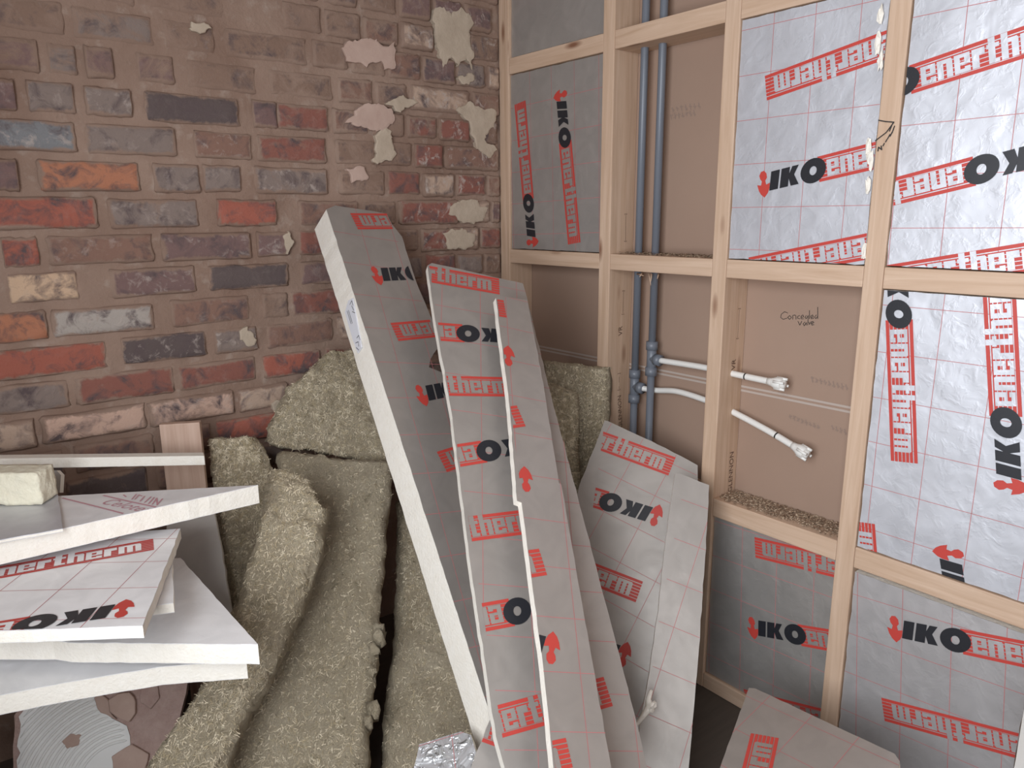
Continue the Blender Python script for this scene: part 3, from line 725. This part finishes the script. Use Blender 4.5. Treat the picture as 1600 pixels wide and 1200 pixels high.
# sticker on its white edge
e1 = on_plane(510, 327, plA.o, plA.n); e2 = on_plane(812, 1258, plA.o, plA.n)
plS = Plane(e1, e2 - e1, plA.n)
st_uv = [plS.uv(*p) for p in [(546,470),(553,466),(567,543),(561,552),(553,530),(541,488)]]
prism('paper_sticker', plS, st_uv, .0040, .0008, simple('sticker_paper', (.70, .70, .74), .6), bA)
strokes('sticker_writing', plS, [[(549,476),(552,470),(554,477)], [(552,478),(555,485)], [(553,487),(557,489)], [(545,486),(551,506)], [(547,485),(553,505)], [(560,528),(563,524),(565,531)], [(558,536),(562,534),(563,541)], [(559,543),(563,547)]], .0016, INK, bA, .0044)['kind'] = 'stuff'
plB = tri_plane((668, 415, 1.90), (820, 445, 1.97), (775, 1150, 1.33))
board('leaning_insulation_board', 'wide thin leaning board repeating upright red lettering down its face', plB,
  [(668,415),(675,411),(817,443),(822,460),(856,600),(935,900),(990,1110),(1018,1230),(797,1230),(775,1150),(735,880),(705,640),(680,500)], .022,
  [(.455, (780, 448), (680, 430)), (.155, (722, 521), (680, 518)), (.455, (806, 605), (700, 603)), (.155, (754, 706), (716, 712)), (.455, (848, 812), (738, 826)), (.155, (797, 957), (754, 965)), (.222, (778, 1128), (850, 1108))],
  ((690, 478), (775, 493)), group='boards leaning in the corner', clipo=[(670,413),(818,443),(1018,1230),(797,1230)])
plC = tri_plane((775, 465, 1.83), (826, 470, 1.87), (850, 1050, 1.33))
board('leaning_insulation_board', 'narrow leaning strip in front, red shields along its cut left edge', plC,
  [(775,465),(780,462),(824,469),(849,600),(873,755),(877,757),(900,890),(955,1200),(962,1236),(872,1236),(865,1200),(850,1050),(817,800),(815,785),(808,782),(797,640)], .020,
  [(.455, (789, 483), (776, 481)), (0, (804, 560), (785, 556)), (.455, (814, 650), (800, 652)), (0, (832, 752), (812, 750)), (.455, (848, 878), (835, 880)), (0, (874, 1018), (850, 1012)), (.455, (890, 1180), (872, 1184))],
  ((800, 618), (852, 628)), group='boards leaning in the corner', clipo=[(776,463),(824,469),(962,1236),(872,1236)])
plH = tri_plane((767, 1122, 1.415), (800, 1118, 1.425), (735, 1200, 1.36))
board('insulation_offcut', 'pointed foil offcut at the foot of the thick leaning board', plH, [(767,1122),(792,1110),(806,1250),(716,1250)], .010, [(.22, (772, 1140), (800, 1150))], None)
plE = tri_plane((945, 657, 2.08), (1090, 727, 1.965), (900, 1100, 1.78))
board('leaning_insulation_board', 'foil board with rotated logo leaning into the open stud bay', plE,
  [(945,657),(950,658),(1040,700),(1090,727),(1090,800),(1060,1215),(870,1215),(880,880),(905,760)], .030,
  [(.455, (1050, 729), (937, 688)), (0, (1034, 810), (905, 770)), (.455, (999, 925), (930, 898)), (0, (985, 1028), (930, 1010))],
  ((920, 725), (1030, 778)), group='boards leaning in the corner', clipo=[(945,657),(1090,727),(1060,1215),(870,1215)])
plF = tri_plane((1055, 740, 1.88), (1108, 758, 1.86), (990, 1200, 1.62))
bF = board('leaning_insulation_board', 'blank gridded foil strip in front, beside the middle stud', plF,
  [(1055,740),(1062,740),(1108,758),(1106,800),(1100,900),(1090,1040),(1076,1200),(1070,1245),(985,1245),(990,1200),(1004,1110),(1015,1050),(1030,940),(1036,880),(1046,800)], .020,
  [], ((1050, 775), (1105, 795)), group='boards leaning in the corner')
v = []; f = []
dr = empty('hanging_glue_drip', W(1000, 1120, 1.60)); tag(dr, 'white torn foam shred stuck on the edge of the blank strip', 'foam shred')
tube('shred', [W(1018, 1078, 1.62), W(1013, 1092, 1.615), W(1016, 1104, 1.61), W(1010, 1112, 1.605), W(998, 1128, 1.60), W(985, 1142, 1.60), W(978, 1149, 1.60)], [.004, .006, .011, .007, .0045, .003, .005], FOAM, dr, 8)
vv, ff = crumb_blob(W(1019, 1104, 1.605), .011, 4.4, (1, .6, 1)); mesh_obj('shred_lump', vv, ff, FOAM, dr)
plG = tri_plane((1170, 1077, 1.66), (1405, 1187, 1.40), (1125, 1200, 1.46))
board('leaning_insulation_board', 'low foil board leaning below the lower right bays', plG, [(1170,1075),(1180,1076),(1398,1178),(1406,1190),(1400,1215),(1388,1270),(1100,1270),(1125,1200)], .022,
  [(.455, (1195, 1150), (1180, 1215))], ((1150, 1140), (1300, 1215)))
plJ = tri_plane((655, 1162, 1.50), (725, 1143, 1.50), (645, 1200, 1.46))
board('insulation_offcut', 'small crumpled silver foil offcut at the bottom of the pile', plJ, [(655,1163),(720,1143),(736,1148),(741,1165),(748,1210),(752,1250),(636,1250),(645,1205)], .030, [], ((706, 1150), (712, 1200)), foil=CRUMP, amp=.004)
plK = tri_plane((1603, 1085, 1.22), (1690, 1085, 1.10), (1582, 1220, 1.14))
board('insulation_offcut', 'plain white board edge cut off by the right of the picture', plK, [(1604,1085),(1690,1085),(1700,1270),(1574,1270)], .03, foil=WHITE)

# ------------------------------------------------------------------ boards piled at the left
def flat_board(name, label, z, outline, thick, **k):
    k.setdefault('foil', LITFOIL); o = on_z(*outline[0], z); return board(name, label, Plane(o, (1, 0, 0), (0, 1, 0)), outline, thick, **k)
LG = 'boards piled at the left'
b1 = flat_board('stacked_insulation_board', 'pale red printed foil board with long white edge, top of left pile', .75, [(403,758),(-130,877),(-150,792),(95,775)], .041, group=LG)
pl1 = Plane(V((0, 0, .75)), (1, 0, 0), (0, 1, 0))
text_on('Celotex', pl1, (154, 787), (226, 802), .040, PALERED, b1, 'faded_lettering', .0012, .3, 1, [(400,759.5),(-130,875),(-150,792),(95,775)])
strokes('faded_line', pl1, [[(98, 779), (150, 792), (192, 803)], [(162, 775), (205, 785), (243, 793)]], .0045, PALERED, b1, .0012)['kind'] = 'stuff'
strokes('faded_outline_letters', pl1, [[(193,774),(197,777)], [(206,781),(213,773)], [(211,781),(217,774),(222,776)], [(219,784),(226,776)], [(226,786),(236,777)], [(232,788),(241,778)], [(238,789),(245,779)], [(245,790),(254,780)], [(245,779),(246,790)]], .003, PALERED, b1, .0012)['kind'] = 'stuff'
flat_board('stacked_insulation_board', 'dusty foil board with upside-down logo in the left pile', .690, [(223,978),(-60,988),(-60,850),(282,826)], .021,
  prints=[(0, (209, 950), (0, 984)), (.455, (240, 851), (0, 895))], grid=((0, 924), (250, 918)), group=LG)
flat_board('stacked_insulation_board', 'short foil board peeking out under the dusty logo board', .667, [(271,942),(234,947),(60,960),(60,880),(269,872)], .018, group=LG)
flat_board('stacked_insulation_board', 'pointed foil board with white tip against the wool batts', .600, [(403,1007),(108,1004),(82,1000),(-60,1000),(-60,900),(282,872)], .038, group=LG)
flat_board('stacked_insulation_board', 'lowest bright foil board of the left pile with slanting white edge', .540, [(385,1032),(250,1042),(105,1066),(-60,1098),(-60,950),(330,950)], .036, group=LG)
flat_board('stacked_insulation_board', 'bright bluish foil sheet at the left end of the top board', .7575, [(98,826),(-120,866),(-130,780),(90,771)], .006, group=LG, foil=FOILB)
# foil board standing at an angle behind the pile
plM = tri_plane((285, 815, 1.80), (335, 800, 1.82), (345, 940, 1.75))
board('leaning_insulation_board', 'plain grey foil board standing between left pile and wool batts', plM, [(262,800),(332,790),(345,850),(362,960),(300,1020),(250,1000)], .02)
# upright sheet and foam block
plN = tri_plane((0, 736, 1.56), (92, 738, 1.58), (0, 770, 1.555))
board('insulation_offcut', 'upright grey foil offcut behind the yellow foam block', plN, [(-60,735),(88,735),(95,742),(93,770),(-60,769)], .02)
c0 = on_z(-40, 790, .759); c1 = on_z(66, 789, .759)
bm = bmesh.new(); bmesh.ops.create_cube(bm, size=1); bmesh.ops.subdivide_edges(bm, edges=bm.edges[:], cuts=9, use_grid_fill=True)
d = (c1 - c0); L = d.length; ax = d.normalized(); ay = V((-ax.y, ax.x, 0)); hgt = .066; dep = .055
for vtx in bm.verts:
    c = vtx.co; s = V([max(-.5, min(.5, q)) for q in c]); k = 1 - .03 * (abs(c.x) * 2) ** 6 * (abs(c.z) * 2) ** 6
    p = c0 + ax * (L * (.5 + c.x * k)) + ay * (dep * (.5 + c.y)) + V((0, 0, hgt * (.5 + c.z * k)))
    vtx.co = p + V((noise.noise(p * 50), noise.noise(p * 50 + V((5, 0, 0))), max(0, noise.noise(p * 50 + V((0, 5, 0)))))) * .004
bm.verts.ensure_lookup_table(); vv = [q.co.copy() for q in bm.verts]; ff = [tuple(q.index for q in fc.verts) for fc in bm.faces]; bm.free()
tag(mesh_obj('foam_block', vv, ff, YFOAM, None, True, (c0 + c1) / 2), 'rough yellowish foam block on the left pile', 'foam block')
# long thin strip
a, b = W(-140, 727, 1.50), W(320, 719.5, 1.75); d = (b - a).normalized(); upv = V((0, 0, 1)); sd = d.cross(upv).normalized()
if sd.dot(CAM - a) < 0: sd = -sd
hv = upv * .0115; dv = -sd * .03
vv = [a - hv, b - hv, b + hv, a + hv]; vv += [q + dv for q in vv]
o = mesh_obj('insulation_strip', vv, [(0,1,2,3),(7,6,5,4),(0,4,5,1),(1,5,6,2),(2,6,7,3),(3,7,4,0)], FOAM, None, False, (a + b) / 2); bevel_obj(o, .0015); tag(o, 'long thin pale foam strip lying level above the left pile', 'foam strip')
# wooden plank against the bricks
p0, p1 = W(250, 662, 1.82), W(313, 659, 1.84); ux = (p1 - p0); ux.z = 0; ln = ux.length; ux.normalize(); ny = V((-ux.y, ux.x, 0))
o = timber('wooden_plank', (ln, .022, p0.z), (0, 0, 0), (0, 0, 0), None); mm = (p0 + p1) / 2
o.location = (mm.x, mm.y, p0.z / 2); o.rotation_euler = (0, 0, math.atan2(ux.y, ux.x)); tag(o, 'short pinkish plank standing upright against the bricks', 'plank')
o.data.materials[0] = make_wood('pink_timber', (.46, .30, .22), (.60, .43, .34), (.30, .16, .11))
# trestle that carries the pile
tr = empty('timber_trestle', (-1.78, -.75, 0)); tag(tr, 'dark timber trestle carrying the left pile, at the lower left', 'trestle')
DARKW = make_wood('dark_timber', (.07, .05, .04), (.12, .085, .065), (.04, .03, .02))
def bar(name, a, b, w_, mat):
    v, f = tube_vf([V(a), V(b)], w_, 4); return mesh_obj(name, v, f, mat, tr)
for q in ((-1.74, -.90), (-1.74, -.35)):
    for s in (-1, 1): bar('leg', (q[0] + s * .16, q[1], 0), (q[0], q[1], .50), .03, DARKW)
bar('top_beam', (-1.74, -1.0, .475), (-1.74, -.25, .475), .04, DARKW)

# ------------------------------------------------------------------ debris at the lower left
pd = tri_plane((40, 1100, 1.66), (200, 1080, 1.71), (40, 1240, 1.60))
sl = empty('plaster_slab', pd.pt(pd.uv(130, 1320))); tag(sl, 'broken plaster slab with combed white adhesive ridges at lower left', 'plaster slab')
REDP = NT('reddish_plaster'); p = REDP.world(); REDP.base(REDP.mix(REDP.noise(p, 30, 5, .7), (.33, .20, .165), (.56, .42, .37))); REDP.set(Roughness=.9); REDP.bump(REDP.noise(p, 40, 5), .8, .012); REDP = REDP.m
prism('slab_body', pd, rough_outline([pd.uv(*p) for p in [(18,1318),(22,1118),(60,1080),(170,1045),(272,1030),(300,1050),(262,1180),(232,1318)]], .02, .004), 0, -.022, REDP, sl)
su = [pd.uv(*p) for p in [(27,1310),(30,1120),(60,1086),(150,1062),(152,1095),(176,1122),(198,1135),(204,1165),(176,1200),(180,1310)]]
prism('adhesive_coat', pd, rough_outline(su, .015, .005), .004, -.001, ADHES, sl)
def inside(q):
    n = len(su); c = False; jx = n - 1
    for i in range(n):
        if (su[i][1] > q[1]) != (su[jx][1] > q[1]) and q[0] < (su[jx][0]-su[i][0]) * (q[1]-su[i][1]) / (su[jx][1]-su[i][1]) + su[i][0]: c = not c
        jx = i
    return c
cen = pd.uv(190, 1215)
for k in range(16):
    r = .075 + .0115 * k; pts = []
    for j in range(26):
        th = math.radians(80 + j * 4.6); q = (cen[0] + r * 1.15 * math.cos(th), cen[1] + r * math.sin(th))
        if inside(q): pts.append(pd.pt(q, .004))
        elif len(pts) > 2: break
        else: pts = []
    if len(pts) > 2: tube('adhesive_ridge', pts, [.0008] + [.0036] * (len(pts) - 2) + [.0008], ADHES, sl, 6)
def flake(pts, h, mat):
    uv = rough_outline([pd.uv(*p) for p in pts], .012, .003); o = prism('plaster_flake', pd, uv, h, -.001, mat, sl); bevel_obj(o, .0015, 1)
flake([(172,1094),(186,1084),(204,1082),(214,1096),(214,1114),(204,1128),(188,1122),(174,1112)], .016, PINK)
flake([(149,1090),(158,1084),(172,1094),(173,1112),(184,1124),(168,1116),(154,1106)], .010, PINK)
flake([(176,1182),(208,1162),(234,1178),(228,1210),(176,1230)], .012, PINK)
flake([(98,1158),(112,1146),(128,1148),(124,1164),(106,1170)], .0075, PINK)
flake([(222,1064),(246,1060),(250,1090),(236,1108),(220,1098)], .008, REDP)
